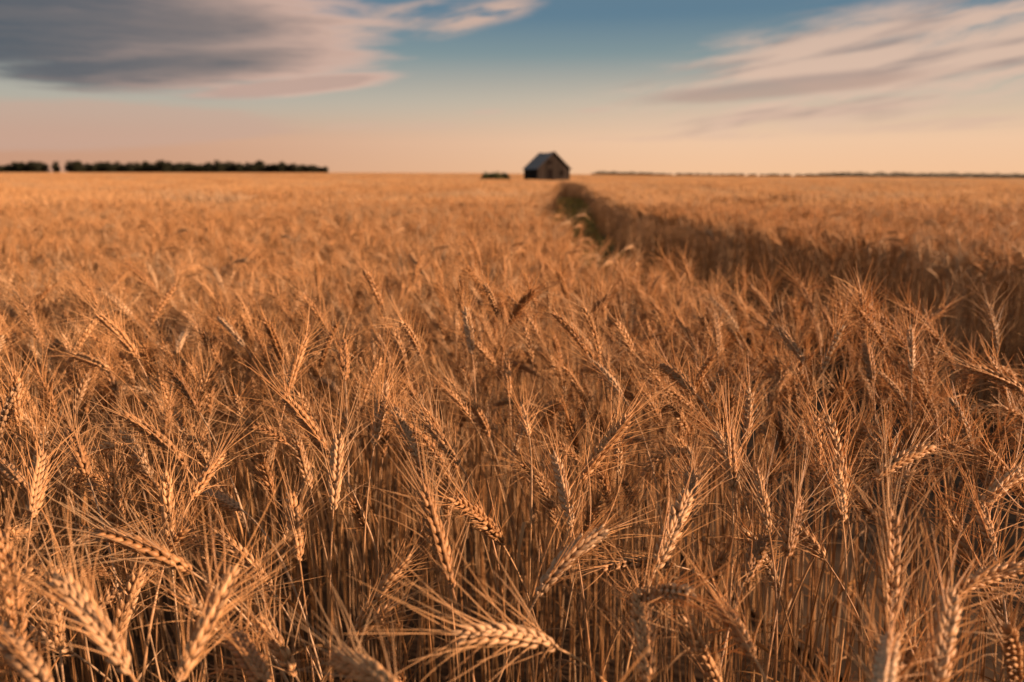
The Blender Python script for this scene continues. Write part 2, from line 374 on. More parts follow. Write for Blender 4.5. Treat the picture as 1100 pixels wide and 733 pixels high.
def path_gap(x, y):
    """distance from the path's edge (negative inside)"""
    x = np.asarray(x, float); y = np.asarray(y, float); best = np.full(x.shape, 1e9)
    for i in range(len(PD) - 1):
        a, b = PD[i], PD[i + 1]; d = b - a; L2 = d @ d
        t = np.clip(((x - a[0]) * d[0] + (y - a[1]) * d[1]) / L2, 0, 1)
        dist = np.hypot(x - a[0] - t * d[0], y - a[1] - t * d[1]) - (PH[i] * (1 - t) + PH[i + 1] * t)
        best = np.minimum(best, dist)
    return best

# ------------------------------------------------------------------ the setting: ground, track
def polar_sheet(name, r_list, az0, az1, na, zfun, mat, kind='structure'):
    r = np.array(r_list); az = np.linspace(az0, az1, na)
    X = r[:, None] * np.sin(az)[None]; Y = r[:, None] * np.cos(az)[None]; Z = zfun(X, Y)
    g = Geo(); V = np.stack([X, Y, Z], -1); q = tube_quads(1, len(r), na, closed=False)[:, ::-1]
    g.add(V.reshape(-1, 3), q)
    o = g.obj(name, [mat]); tag(o, kind=kind); return o

rl = np.concatenate([[0.01, 5, 15, 25, 34], np.linspace(37, 420, 90), np.geomspace(440, 7000, 40)])
gnd = polar_sheet('ground', rl, -math.pi, math.pi, 241, terrain, M_SOIL)

def field_z(X, Y):
    rng = np.random.default_rng(3); r = np.hypot(X, Y)
    return terrain(X, Y) + np.where(r > 331, .84, .0) + rng.normal(0, .03, X.shape)
far_field = polar_sheet('distant_field', np.concatenate([[330], np.linspace(332, 420, 30), np.geomspace(425, 6900, 60)]), math.radians(-62), math.radians(62), 261, field_z, M_FARFIELD)

g = Geo(); n = len(PD); tg = norm(np.gradient(PD, axis=0)); nv = np.stack([tg[:, 1], -tg[:, 0]], -1)
off = np.linspace(-1.15, 1.15, 7)
XY = PD[:, None] + nv[:, None] * (PH[:, None] * off[None])[..., None]
Z = terrain(XY[..., 0], XY[..., 1]) + .012 + .02 * (np.abs(off) < .2)[None]
Z[np.hypot(XY[..., 0], XY[..., 1]) > 34] += .05
g.add(np.concatenate([XY, Z[..., None]], -1).reshape(-1, 3), tube_quads(1, n, 7, closed=False))
trk = g.obj('dirt_track', [M_TRACK]); tag(trk, kind='structure')

g = Geo(); rng = np.random.default_rng(11)                     # green growth down the middle and edges of the track
for i in range(9000):
    k = rng.integers(66, 140); t = rng.random(); c = PD[k] * (1 - t) + PD[k + 1] * t
    lat = rng.choice([rng.normal(0, .22), rng.choice([-1, 1]) * rng.normal(.85, .14)]) * PH[k]
    p = c + nv[k] * lat; d = np.hypot(*p)
    if d > 58 or d < rng.uniform(7, 13): continue
    blade(g, rng, np.array([p[0], p[1], float(terrain(*p))]), rng.uniform(0, 6.283), rng.uniform(.12, .42), .005 + .0002 * d, rng.uniform(.9, 1.5), rng.uniform(.2, 1.6), 2, float(np.clip(rng.normal(.5, .2), 0, 1)), 0 if rng.random() < .75 else 1)
gr = g.obj('track_grass', [M_GREEN, M_LEAF]); tag(gr, 'low green grass growing along the dirt track through the wheat', 'grass', kind='stuff')

# ------------------------------------------------------------------ hero plants: the ears one can pick out in the photograph
# base px, tip px, height of the ear's base, bow (deg, + bulges up), away (+1) / towards (-1), label, short reference
HEROES = [
 ((140, 724), (62, 620), .93, 10, 1, 'large blurred golden wheat ear leaning left in the bottom left corner', 'the large blurred ear in the bottom left corner'),
 ((193, 730), (252, 612), .93, 8, 1, 'large wheat ear leaning right beside the blurred ear in the bottom left corner', 'the large right-leaning ear at the bottom left'),
 ((205, 614), (108, 572), .90, 20, 1, 'sharp sunlit wheat ear lying almost level and pointing left above two blurred ears', 'the sharp level ear at the lower left'),
 ((486, 632), (455, 524), .90, 6, 1, 'bushy bright orange wheat ear standing near the bottom centre with a wide beard', 'the bushy bright ear near the bottom centre'),
 ((598, 696), (492, 682), .90, 28, -1, 'pale nodding wheat ear lying level and pointing left at the bottom centre', 'the pale nodding ear at the bottom centre'),
 ((432, 748), (358, 706), .94, 15, 1, 'blurred wheat ear cut by the bottom edge left of the pale nodding ear', 'the blurred ear cut by the bottom edge'),
 ((290, 745), (250, 678), .90, 8, 1, 'small dim wheat ear leaning left at the bottom edge beside the large right-leaning ear', 'the small dim ear at the bottom edge'),
 ((52, 740), (-8, 672), .93, 10, 1, 'dim blurred wheat ear cut by the left edge in the bottom left corner', 'the dim ear at the very bottom left'),
 ((258, 547), (212, 529), .88, 18, 1, 'short pale wheat ear nodding left half hidden behind a dark right-leaning ear', 'the short pale nodding ear'),
 ((358, 548), (364, 466), .90, 4, 1, 'pale upright wheat ear on a long bare stalk left of centre', 'the pale upright ear left of centre'),
 ((322, 602), (312, 528), .86, 4, 1, 'slim upright wheat ear on a thin bare stalk below the pale upright ear', 'the slim ear on a thin bare stalk'),
 ((614, 566), (596, 488), .89, 8, 1, 'sunlit upright wheat ear with long beard just right of the centre', 'the sunlit upright ear right of centre'),
 ((578, 640), (652, 570), .88, 48, 1, 'brown wheat ear arching over to the right in a hook near the centre', 'the hooked brown ear near the centre'),
 ((704, 612), (740, 530), .89, 10, 1, 'wheat ear leaning right with dense grains right of the hooked ear', 'the right-leaning ear beside the hooked one'),
 ((690, 646), (745, 640), .90, 30, -1, 'small pale wheat ear lying level and pointing right near the bottom', 'the small level pale ear'),
 ((697, 735), (686, 636), .88, 3, 1, 'shaded upright wheat ear standing under the small level pale ear', 'the shaded ear under the level pale one'),
 ((810, 706), (768, 642), .90, 8, 1, 'grey brown wheat ear leaning left at the lower right on a hidden stalk', 'the grey brown left-leaning ear'),
 ((826, 572), (812, 504), .90, 5, 1, 'dark upright wheat ear with orange right side and long beard right of centre', 'the dark ear with an orange side'),
 ((799, 626), (822, 576), .86, 8, 1, 'small shaded wheat ear leaning right below the dark ear with orange side', 'the small shaded right-leaning ear'),
 ((845, 598), (858, 534), .88, 4, 1, 'bushy upright wheat ear just right of the dark ear with orange side', 'the bushy ear beside the dark one'),
 ((953, 668), (957, 552), .91, 4, 1, 'tall shaded upright wheat ear with wide beard at the lower right', 'the tall shaded ear at the lower right'),
 ((1018, 640), (1106, 610), .91, 32, 1, 'large grey wheat ear arching right to the right edge near the bottom', 'the large grey ear arching to the right edge'),
 ((1003, 745), (1022, 636), .92, 5, 1, 'blurred upright wheat ear in front of the large grey arching ear', 'the blurred upright ear at the lower right'),
 ((946, 752), (956, 684), .95, 4, 1, 'blurred wheat ear tip poking up from the bottom edge at the right', 'the blurred ear tip at the bottom edge'),
 ((1067, 590), (1048, 532), .89, 6, 1, 'wheat ear leaning left close to the right edge under an arching ear', 'the left-leaning ear near the right edge'),
 ((1054, 545), (1106, 502), .91, 30, 1, 'grey wheat ear arching right and cut by the right edge at mid height', 'the grey ear cut by the right edge'),
 ((938, 516), (1002, 480), .91, 30, 1, 'plump grey wheat ear arching up and right over a tangle of bright beards', 'the plump grey arching ear'),
 ((1100, 420), (1036, 394), .94, 15, -1, 'pale lit wheat ear pointing left and cut by the right edge', 'the pale ear pointing left at the right edge'),
 ((979, 399), (978, 352), .95, 2, 1, 'short dark upright wheat ear standing out against the bright field', 'the short dark upright ear'),
 ((863, 388), (834, 350), .95, 10, 1, 'pale wheat ear leaning left at the upper right before the dark track', 'the pale left-leaning ear before the track'),
 ((937, 412), (930, 370), .94, 4, 1, 'dim upright wheat ear left of the short dark upright ear', 'the dim ear left of the short dark one'),
 ((351, 482), (303, 424), .92, 10, 1, 'long bright wheat ear leaning left with parted grains left of centre', 'the long bright left-leaning ear'),
 ((206, 536), (240, 486), .91, 10, 1, 'dark brown wheat ear leaning right over the short pale nodding ear', 'the dark brown right-leaning ear'),
 ((34, 556), (46, 486), .91, 4, 1, 'pale shaded upright wheat ear close to the left edge', 'the pale shaded ear near the left edge'),
 ((26, 522), (-8, 492), .92, 10, 1, 'dark orange wheat ear cut by the left edge leaning left', 'the dark orange ear at the left edge'),
 ((95, 514), (75, 462), .91, 8, 1, 'bright wheat ear leaning left with a spread beard at the left', 'the bright spread-bearded ear at the left'),
 ((215, 444), (184, 398), .93, 10, 1, 'lit wheat ear leaning left above the dark brown right-leaning ear', 'the lit ear above the dark brown one'),
 ((371, 410), (368, 366), .94, 3, 1, 'small orange upright wheat ear with dark left side left of centre', 'the small orange upright ear'),
 ((507, 380), (500, 332), .95, 3, 1, 'thin upright wheat ear on a tall bare stalk standing above its neighbours', 'the thin tall upright ear'),
 ((624, 516), (676, 448), .93, 12, 1, 'long grey wheat ear leaning right with a fan of long bright bristles', 'the long grey fan-bearded ear'),
 ((494, 500), (456, 450), .92, 10, 1, 'plump wheat ear leaning left just above the bushy bright ear', 'the plump ear above the bushy bright one'),
 ((448, 492), (424, 440), .92, 8, 1, 'slim wheat ear leaning left close beside the plump leaning ear', 'the slim ear beside the plump one'),
 ((402, 478), (414, 412), .92, 6, 1, 'pale upright wheat ear with crossed bristles left of the slim leaning ear', 'the pale ear with crossed bristles'),
 ((668, 424), (636, 390), .94, 20, 1, 'feathery bright wheat ear leaning left above the long grey ear', 'the feathery ear above the long grey one'),
 ((748, 424), (712, 392), .94, 12, 1, 'slim lit wheat ear leaning left above the wide field right of centre', 'the slim lit ear right of centre'),
 ((787, 528), (784, 462), .92, 4, 1, 'upright lit wheat ear with a rounded fan beard right of centre', 'the upright ear with a rounded beard'),
 ((118, 398), (78, 382), .95, 24, 1, 'pale wheat ear bending over level to the left at the upper left', 'the pale level ear at the upper left'),
 ((148, 386), (104, 338), .96, 30, 1, 'long pale wheat ear curving over left above the pale level ear', 'the long curved ear at the upper left'),
 ((262, 372), (235, 342), .96, 14, 1, 'blurred pale wheat ear leaning left above the long bright ear', 'the blurred pale ear leaning left'),
 ((568, 468), (560, 438), .91, 6, 1, 'small wheat ear with fine bristles in the middle of the picture', 'the small fine-bristled middle ear'),
 ((744, 560), (742, 505), .89, 6, 1, 'slender wheat ear with parted bristles left of the dark ear with orange side', 'the slender ear with parted bristles'),
 ((905, 560), (895, 500), .89, 8, 1, 'bright bristly wheat ear under the plump grey arching ear', 'the bristly ear under the plump arching one'),
]
GROUP = 'wheat plants standing at the front of the field'
hero_seg = []
def build_hero(i, H):
    (bx, by), (tx, ty), hz, bow, sgn, label, ref = H
    rng = np.random.default_rng(100 + i)
    rb, rt = ray(bx, by), ray(tx, ty)
    dist = (CAMZ - hz) / max(-rb[2], .02); P = CAM + rb * dist
    ang = math.acos(np.clip(rb @ rt, -1, 1)); perp = dist * math.sin(ang)
    bend = math.radians(bow); chord_f = np.sinc(bend / 2 / np.pi) if bend else 1.0
    L = .090 + rng.normal(0, .003)
    need = perp / chord_f * 1.03
    if need > L: L = min(need, .108)
    if need > L:                                      # too long for a real ear at that distance: it stands nearer
        dist *= L / need; P = CAM + rb * dist; perp = L * chord_f / 1.03
    b = P - CAM; ch = L * chord_f
    bq = rt @ b; disc = bq * bq - (b @ b - ch * ch)
    t = bq + sgn * math.sqrt(max(disc, 0)); Q = CAM + rt * t
    d = norm(Q - P)
    up = np.array([0, 0, 1.0]); side = np.cross(d, up)
    side = norm(side) if np.linalg.norm(side) > .05 else np.array([1.0, 0, 0])
    # rotate chord by -bend/2 towards up at the base so that the ear bulges upwards
    axis = norm(np.cross(d, np.array([0, 0, -1.0]))) if np.linalg.norm(np.cross(d, up)) > .05 else side
    T0 = norm(math.cos(-bend / 2) * d + math.sin(-bend / 2) * np.cross(axis, d))
    axis = norm(axis - (axis @ T0) * T0)
    # stalk: cubic from the soil up into the ear's base
    lean = T0.copy(); lean[2] = 0
    G0 = np.array([P[0], P[1], 0]) - lean * rng.uniform(.10, .17) + np.array([*rng.normal(0, .02, 2), 0])
    if T0[2] < .2: k = .10
    else: k = .20
    c1 = G0 + np.array([*rng.normal(0, .015, 2), P[2] * .55]); c2 = P - T0 * k
    if T0[2] < .2: c1[2] = P[2] * .8
    s = np.linspace(0, 1, 44)[:, None]
    C = (1 - s) ** 3 * G0 + 3 * (1 - s) ** 2 * s * c1 + 3 * (1 - s) * s * s * c2 + s ** 3 * P
    ref = norm(np.cross(C[-1] - C[0], T0 + np.array([.01, .02, 0])))
    root = empty('wheat_plant', (G0[0], G0[1], 0)); tag(root, label, 'wheat plant', GROUP)
    G = parts(); tone = float(np.clip(rng.normal(.55, .1), .2, .85))
    if 'dark' in label or 'dim' in label: tone -= .22
    if 'pale' in label: tone += .12
    stalk_from_curve(G['stalk'], G['leaf'], rng, C - G0, ref, 0, tone, leaves=1, green=i in (2, 3, 6, 18))
    E = ear(G['ear'], G['beard'], rng, P - G0, T0, axis, L, bend, 0, rng.uniform(0, 3.14), tone, rng.uniform(.88, 1.12), rng.normal(.073, .007)) + G0
    G['stalk'].obj('stalk', WHEAT, root)
    for lf in G['leaf']:
        lo = lf.obj('leaf', WHEAT, root)
        if getattr(lf, 'green', False): lo['label'] = 'narrow leaf blade still green'
    eo = G['ear'].obj('ear', WHEAT, root); G['beard'].obj('beard', WHEAT, eo)
    hero_seg.append((E, np.linalg.norm(P - CAM), ref_of(H)))
def ref_of(H): return H[6]
for i, H in enumerate(HEROES): build_hero(i, H)
hero_px = [np.stack(project(E[::8])[:2], -1) for E, _, _ in hero_seg]

# ------------------------------------------------------------------ source shapes (kept outside the scene's collections)
LIB = []        # near plants, kept by part
SRC = bpy.data.collections.new('wheat_sources'); src_names = []
def add_source(geo_list):
    g = Geo()
    for x in geo_list: g.extend(x)
    o = bpy.data.objects.new('wheat_source_%03d' % len(src_names), g.mesh('wheat_source', WHEAT)); SRC.objects.link(o); src_names.append(o.name)
    return len(src_names) - 1
rng = np.random.default_rng(21)
for i in range(40):
    style = ['upright', 'leaning', 'upright', 'upright', 'leaning', 'upright', 'nodding', 'upright', 'leaning', 'upright'][i % 10]
    G = parts(); E = plant(G, rng, (0, 0, 0), 0.0, style, 0, fat=rng.uniform(.74, 1.02))
    LIB.append(dict(style=style, G=G, ear=E, idx=add_source([G['stalk'], *G['leaf'], G['ear'], G['beard']]), me=None))
def tuft(lod, n, rad, thick=1.0, fat=1.0):
    g = Geo()
    for _ in range(n):
        a, r = rng.uniform(0, 6.283), rad * math.sqrt(rng.random())
        plant(one(g), rng, (r * math.cos(a), r * math.sin(a), 0), lean_az(rng), pick_style(rng), lod, thick=thick, fat=fat * rng.uniform(.8, 1.1))
    return add_source([g])
def patch(lod, n, half, thick, fat):
    g = Geo()
    for _ in range(n):
        plant(one(g), rng, (rng.uniform(-half, half), rng.uniform(-half, half), 0), lean_az(rng), pick_style(rng), lod, thick=thick, fat=fat)
    return add_source([g])
TUFT1 = [tuft(1, 9, .105) for _ in range(10)]
TUFT2 = [tuft(2, 9, .115, 1.2, 1.1) for _ in range(6)]
PATCH2 = [patch(2, 190, .5, 1.3, 1.15) for _ in range(6)]
PATCH3 = [patch(3, 420, 2.0, 3.0, 2.2) for _ in range(5)]

# ------------------------------------------------------------------ scatter
pts, var, rot, scl = [], [], [], []
def put(x, y, v, rz, s=1.0, tx=0.0, ty=0.0):
    pts.append((x, y, float(terrain(x, y)))); var.append(v); rot.append((tx, ty, rz)); scl.append(s)

rng = np.random.default_rng(5)
R0 = 2.7
cand = []
step = 1 / math.sqrt(235)
xs = np.arange(-4.2, 4.2, step)
gx, gy = np.meshgrid(xs, xs); gx = gx.ravel() + rng.uniform(-.5, .5, gx.size) * step; gy = gy.ravel() + rng.uniform(-.5, .5, gy.size) * step
r = np.hypot(gx, gy); az = np.arctan2(gx, gy)
ok = (r < R0) & (r > .50) & (path_gap(gx, gy) > 0) & ((np.abs(az) < 1.1) | (r < 1.6) | (gx > 0))
near = []
for x, y in zip(gx[ok], gy[ok]):
    k = int(rng.integers(len(LIB))); v = LIB[k]; a = lean_az(rng, x); s = float(np.clip(rng.normal(1.0, .045), .88, 1.12))
    ca, sa = math.cos(a), math.sin(a); E = v['ear'][::8] * s
    W = np.stack([E[:, 0] * ca - E[:, 1] * sa + x, E[:, 0] * sa + E[:, 1] * ca + y, E[:, 2]], -1)
    dd = np.linalg.norm(W - CAM, axis=1).min()
    if dd < .50: continue
    if dd < 1.5 and dz.min() > 0 and -60 < px.mean() < 1160 and rng.random() < np.interp(dd, [.5, 1.0, 1.5], [.68, .56, .0]): continue
    px, py, dz = project(W)
    hidden = False
    if dz.min() > 0 and dd < 1.5:
        q = np.stack([px, py], -1)
        for hp, (_, hd, _) in zip(hero_px, hero_seg):
            if dd < hd + .05:
                m = np.linalg.norm(q[:, None] - hp[None], axis=-1).min()
                if m < 26 + 10 * (hd - dd > .15): hidden = True; break
        if dd < .66 and py.min() < 733 and rng.random() < .75: hidden = True
    if hidden: continue
    inside = (dz.min() > 0) and (px.mean() > -15) and (px.mean() < 1115) and (py.mean() < 742)
    near.append((dd, x, y, k, a, s, inside, px.mean(), py.mean()))
near.sort(key=lambda t: t[0])
n_ind = 300 - len(HEROES); used = 0
chosen = []
for t in near:
    if t[6] and used < n_ind: chosen.append(t); used += 1
    else: put(t[1], t[2], LIB[t[3]]['idx'], t[4], t[5])

# the chosen ones become things of their own, each named after the ear it stands by
POSE = {'upright': 'upright', 'leaning': 'slanting', 'nodding': 'drooping'}
hero_c = np.array([p.mean(0) for p in hero_px]); seen = {}
ORD = ['', 'second ', 'third ', 'fourth ', 'fifth ', 'sixth ', 'seventh ', 'eighth ', 'ninth ', 'tenth ']
keyed = []
for t in chosen:
    d = np.array([t[7], t[8]]) - hero_c; j = int(np.argmin(np.hypot(d[:, 0], d[:, 1] * 1.0))); dx, dy = d[j]
    if abs(dx) > abs(dy) * 1.6: w = 'right of' if dx > 0 else 'left of'
    elif abs(dy) > abs(dx) * 1.6: w = 'below' if dy > 0 else 'above'
    else: w = ('below and ' if dy > 0 else 'above and ') + ('right of' if dx > 0 else 'left of')
    keyed.append((math.hypot(dx, dy), t, j, w))
keyed.sort(key=lambda k: k[0])
for _, t, j, w in keyed:
    v = LIB[t[3]]; pose = POSE[v['style']]; key = (pose, w, j); nth = seen.get(key, 0); seen[key] = nth + 1
    first = 'nearest ' if nth == 0 else ORD[min(nth, 9)] + 'nearest '
    label = '%s%s wheat %s %s' % (first, pose, w, hero_seg[j][2])
    if len(label.split()) > 16: label = label.replace('nearest ', '', 1)
    if v['me'] is None:
        v['me'] = [(p, g_.mesh(p, WHEAT)) for p, g_ in [('stalk', v['G']['stalk']), *[('leaf', l) for l in v['G']['leaf']], ('ear', v['G']['ear']), ('beard', v['G']['beard'])]]
    root = empty('wheat_plant', (t[1], t[2], 0), t[4]); root.scale = (t[5],) * 3
    tag(root, label, 'wheat plant', GROUP)
    eo = None
    for p, me_ in v['me']:
        o = bpy.data.objects.new(p, me_); COL.objects.link(o); o.parent = eo if p == 'beard' else root
        if p == 'ear': eo = o

# mid field: tufts
def jitter_grid(x0, x1, y0, y1, st):
    X, Y = np.meshgrid(np.arange(x0, x1, st), np.arange(y0, y1, st)); X = X.ravel(); Y = Y.ravel()
    return X + rng.uniform(-.5, .5, X.size) * st * .9, Y + rng.uniform(-.5, .5, Y.size) * st * .9
R1, R2, R3 = 9.5, 62.0, 340.0
X, Y = jitter_grid(-10, 12, -4, 10, .185)
r = np.hypot(X, Y); az = np.degrees(np.arctan2(X, Y)); gap = path_gap(X, Y)
ok = (r > R0) & (r < R1) & (gap > .12) & ((np.abs(az) < 48) | (r < 4.5) | ((X > 0) & (r < 8.5) & (az < 125)))
for x, y in zip(X[ok], Y[ok]): put(x, y, TUFT1[int(rng.integers(len(TUFT1)))], rng.normal(0, .7), float(np.clip(rng.normal(1, .028), .92, 1.08)))
# patches, with small tufts where a patch would reach over the track
X, Y = jitter_grid(-62, 62, 0, 63, .98)
r = np.hypot(X, Y); az = np.degrees(np.arctan2(X, Y)); gap = path_gap(X, Y)
ok = (r > R1 - .3) & (r < R2) & (np.abs(az) < 50)
for x, y, gp in zip(X[ok], Y[ok], gap[ok]):
    if gp > .75: put(x, y, PATCH2[int(rng.integers(len(PATCH2)))], rng.normal(0, .5), float(np.clip(rng.normal(1, .035), .9, 1.1)))
lim = PD[(np.hypot(PD[:, 0], PD[:, 1]) < R2 + 1)]
X, Y = jitter_grid(lim[:, 0].min() - 2.2, lim[:, 0].max() + 2.2, 0, 63, .20)
gap = path_gap(X, Y); r = np.hypot(X, Y); ok = (gap > .12) & (gap < 1.05) & (r > R1 - .3) & (r < R2)
for x, y in zip(X[ok], Y[ok]): put(x, y, TUFT2[int(rng.integers(len(TUFT2)))], rng.normal(0, .7), float(np.clip(rng.normal(1, .03), .92, 1.08)))
# far field
X, Y = jitter_grid(-300, 300, 30, 345, 3.9)
r = np.hypot(X, Y); az = np.degrees(np.arctan2(X, Y)); gap = path_gap(X, Y)
bx0, by0 = 6.5, 153.5
ok = (r > R2 - 1.5) & (r < R3) & (np.abs(az) < 44) & (gap > 1.2) & ((np.abs(X - bx0) > 7.5) | (np.abs(Y - by0) > 8))
for x, y in zip(X[ok], Y[ok]): put(x, y, PATCH3[int(rng.integers(len(PATCH3)))], rng.choice([0, 3.14159]) * 0 + rng.normal(0, .3), float(np.clip(rng.normal(1, .04), .9, 1.1)))

me = bpy.data.meshes.new('wheat_field'); me.from_pydata(pts, [], [])
a = me.attributes.new('variant', 'INT', 'POINT'); a.data.foreach_set('value', np.array(var, np.int32))
a = me.attributes.new('turn', 'FLOAT_VECTOR', 'POINT'); a.data.foreach_set('vector', np.array(rot, np.float32).ravel())
a = me.attributes.new('size', 'FLOAT', 'POINT'); a.data.foreach_set('value', np.array(scl, np.float32))
wf = bpy.data.objects.new('wheat_field', me); COL.objects.link(wf)
tag(wf, 'dense golden ripe wheat filling the field out to the horizon', 'wheat', kind='stuff')
for m in WHEAT: me.materials.append(m)
ng = bpy.data.node_groups.new('wheat_scatter', 'GeometryNodeTree')
ng.interface.new_socket('Geometry', in_out='INPUT', socket_type='NodeSocketGeometry'); ng.interface.new_socket('Geometry', in_out='OUTPUT', socket_type='NodeSocketGeometry')
N, L = ng.nodes, ng.links
gi, go = N.new('NodeGroupInput'), N.new('NodeGroupOutput'); ip = N.new('GeometryNodeInstanceOnPoints'); ci = N.new('GeometryNodeCollectionInfo')
ci.inputs['Collection'].default_value = SRC; ci.inputs['Separate Children'].default_value = True; ci.inputs['Reset Children'].default_value = True
def named(n, t):
    x = N.new('GeometryNodeInputNamedAttribute'); x.data_type = t; x.inputs['Name'].default_value = n; return x.outputs['Attribute']
ip.inputs['Pick Instance'].default_value = True
L.new(gi.outputs[0], ip.inputs['Points']); L.new(ci.outputs['Instances'], ip.inputs['Instance'])
L.new(named('variant', 'INT'), ip.inputs['Instance Index'])
e2r = N.new('FunctionNodeEulerToRotation'); L.new(named('turn', 'FLOAT_VECTOR'), e2r.inputs[0]); L.new(e2r.outputs[0], ip.inputs['Rotation'])
L.new(named('size', 'FLOAT'), ip.inputs['Scale']); L.new(ip.outputs[0], go.inputs[0])
md = wf.modifiers.new('scatter', 'NODES'); md.node_group = ng
print('scatter', len(pts), 'individuals', len(HEROES) + used, 'last individual at', chosen[-1][0])

# ------------------------------------------------------------------ the barn
def build_barn():
    W, Ln, He, Hp = 6.2, 7.4, 3.30, 6.15
    th = math.radians(19)
    z0 = float(terrain(bx0, by0))
    root = empty('barn', (bx0, by0, z0), th)      # local -Y is the gable that faces the camera and a little right
    tag(root, 'small dark weathered wooden barn with steep tin roof alone in the wheat field', 'barn')
    rng = np.random.default_rng(9)
    yf, yb = -Ln / 2, Ln / 2
    def top(x): return He + (Hp - He) * (1 - abs(x) / (W / 2))
    dx, dw, dh = -.85, .46, 3.0                             # doorway half width, height
    for y, nm, door in ((yf, 'gable_wall', True), (yb, 'gable_wall', False)):
        g = Geo(); x = -W / 2
        while x < W / 2 - .02:
            w = min(rng.uniform(.17, .25), W / 2 - x); c = x + w / 2; lo = .05 + rng.uniform(0, .10)
            if door and abs(c - dx) < dw: lo = dh + .05
            tl, tr = top(x) - .03, top(x + w) - .03; d = .016 + rng.uniform(0, .012)
            v = np.array([[x + .006, y - d, lo], [x + w - .006, y - d, lo], [x + w - .006, y + .02, lo], [x + .006, y + .02, lo], [x + .006, y - d, tl], [x + w - .006, y - d, tr], [x + w - .006, y + .02, tr], [x + .006, y + .02, tl]])
            g.add(v, [[0, 3, 2, 1], [4, 5, 6, 7], [0, 1, 5, 4], [1, 2, 6, 5], [2, 3, 7, 6], [3, 0, 4, 7]], 0, rng.normal(.5, .14)); x += w
        o = g.obj(nm, [M_WOOD], root, False)
        if door:
            b = Geo(); box(b, (dx, yf - .055, 4.25), (.62, .05, .80), 0); h = b.obj('loft_hatch', [M_DARK], root, False)
            b = Geo(); box(b, (1.55, yf - .05, 2.35), (.62, .05, .95), 0)
            for xx in (1.27, 1.55, 1.83): box(b, (xx, yf - .085, 2.35), (.05, .03, .95), 0)
            b.obj('window', [M_DARK], root, False)
    for x, sg in ((-W / 2, -1), (W / 2, 1)):
        g = Geo(); y = yf
        while y < yb - .02:
            w = min(rng.uniform(.17, .25), yb - y); lo = .05 + rng.uniform(0, .10); d = .02 + rng.uniform(0, .012)
            box(g, (x + sg * d / 2, y + w / 2, (lo + He - .05) / 2), (d, w - .012, He - .05 - lo), 0, tone=rng.normal(.42, .14)); y += w
        g.obj('side_wall', [M_WOOD], root, False)
    g = Geo(); box(g, (dx, yf + .04, dh / 2 + .03), (2 * dw, .05, dh), 0)
    for zz in (.35, 1.5, 2.65): box(g, (dx, yf + .005, zz), (2 * dw - .1, .03, .12), 0)
    d = g.obj('door', [M_DARK], root, False)
    g = Geo(); box(g, (dx + .32, yf - .02, 1.1), (.04, .05, .16), 0); g.obj('handle', [M_IRON], d, False)
    g = Geo()
    for x in (-W / 2, W / 2):
        for y in (yf, yb): box(g, (x, y, He / 2), (.13, .13, He - .04), 0)
    for k, (x, y) in enumerate(((-W / 2, yf), (W / 2, yf), (-W / 2, yb), (W / 2, yb))):
        c = Geo(); box(c, (x, y, (He - .06) / 2), (.14, .14, He - .06), 0); c.obj('corner_post', [M_TRIM], root, False)
    # two roof slopes of ribbed tin with a sagging ridge
    ov, oe = .28, .30
    for sg in (-1, 1):
        g = Geo(); nu, nvv = 74, 9
        ys = np.linspace(yf - ov, yb + ov, nu); tt = np.linspace(0, 1, nvv)
        rise = (Hp - He) / (W / 2); xe = W / 2 + oe
        X = sg * tt * xe; Zr = Hp - rise * tt * xe
        sag = -.16 * np.sin(np.pi * np.clip((ys - yf) / Ln, 0, 1)) - .05 * (ys - yf) / Ln
        rib = .022 * (np.arange(nu) % 4 == 0)
        V = np.zeros((nu, nvv, 2, 3))
        for l, dz in enumerate((.07, .0)):
            V[:, :, l, 0] = X[None]; V[:, :, l, 1] = ys[:, None]
            V[:, :, l, 2] = Zr[None] + sag[:, None] * (1 - .5 * tt)[None] + dz + (rib[:, None] if l == 0 else 0)
        topv = V[:, :, 0].reshape(-1, 3); botv = V[:, :, 1].reshape(-1, 3); q = tube_quads(1, nu, nvv, closed=False)
        g.add(topv, q, 0, np.repeat(rng.normal(.5, .10, nu), nvv)); g.add(botv, q[:, ::-1], 1)
        e = []; nt_ = nu * nvv
        rim = [(i, i + 1) for i in range(nvv - 1)] + [((nu - 1) * nvv + i, (nu - 1) * nvv + i + 1) for i in range(nvv - 1)] + [(i * nvv, (i + 1) * nvv) for i in range(nu - 1)] + [(i * nvv + nvv - 1, (i + 1) * nvv + nvv - 1) for i in range(nu - 1)]
        both = np.concatenate([topv, botv]); g.add(both, [[a_, b_, b_ + nt_, a_ + nt_] for a_, b_ in rim], 1)
        o = g.obj('roof_slope', [M_TIN, M_TRIM], root, False)
        # barge board along the front rake
        f = Geo(); n_ = norm(np.array([sg * xe, 0, -rise * xe])); mid = np.array([sg * xe / 2, yf - ov - .02, Hp - rise * xe / 2 - .05])
        an = math.atan2(n_[2], n_[0]); R_ = np.array([[math.cos(an), 0, -math.sin(an)], [0, 1, 0], [math.sin(an), 0, math.cos(an)]])
        box(f, mid, (math.hypot(xe, rise * xe), .035, .20), 0, R_); f.obj('barge_board', [M_TRIM], root, False)
build_barn()

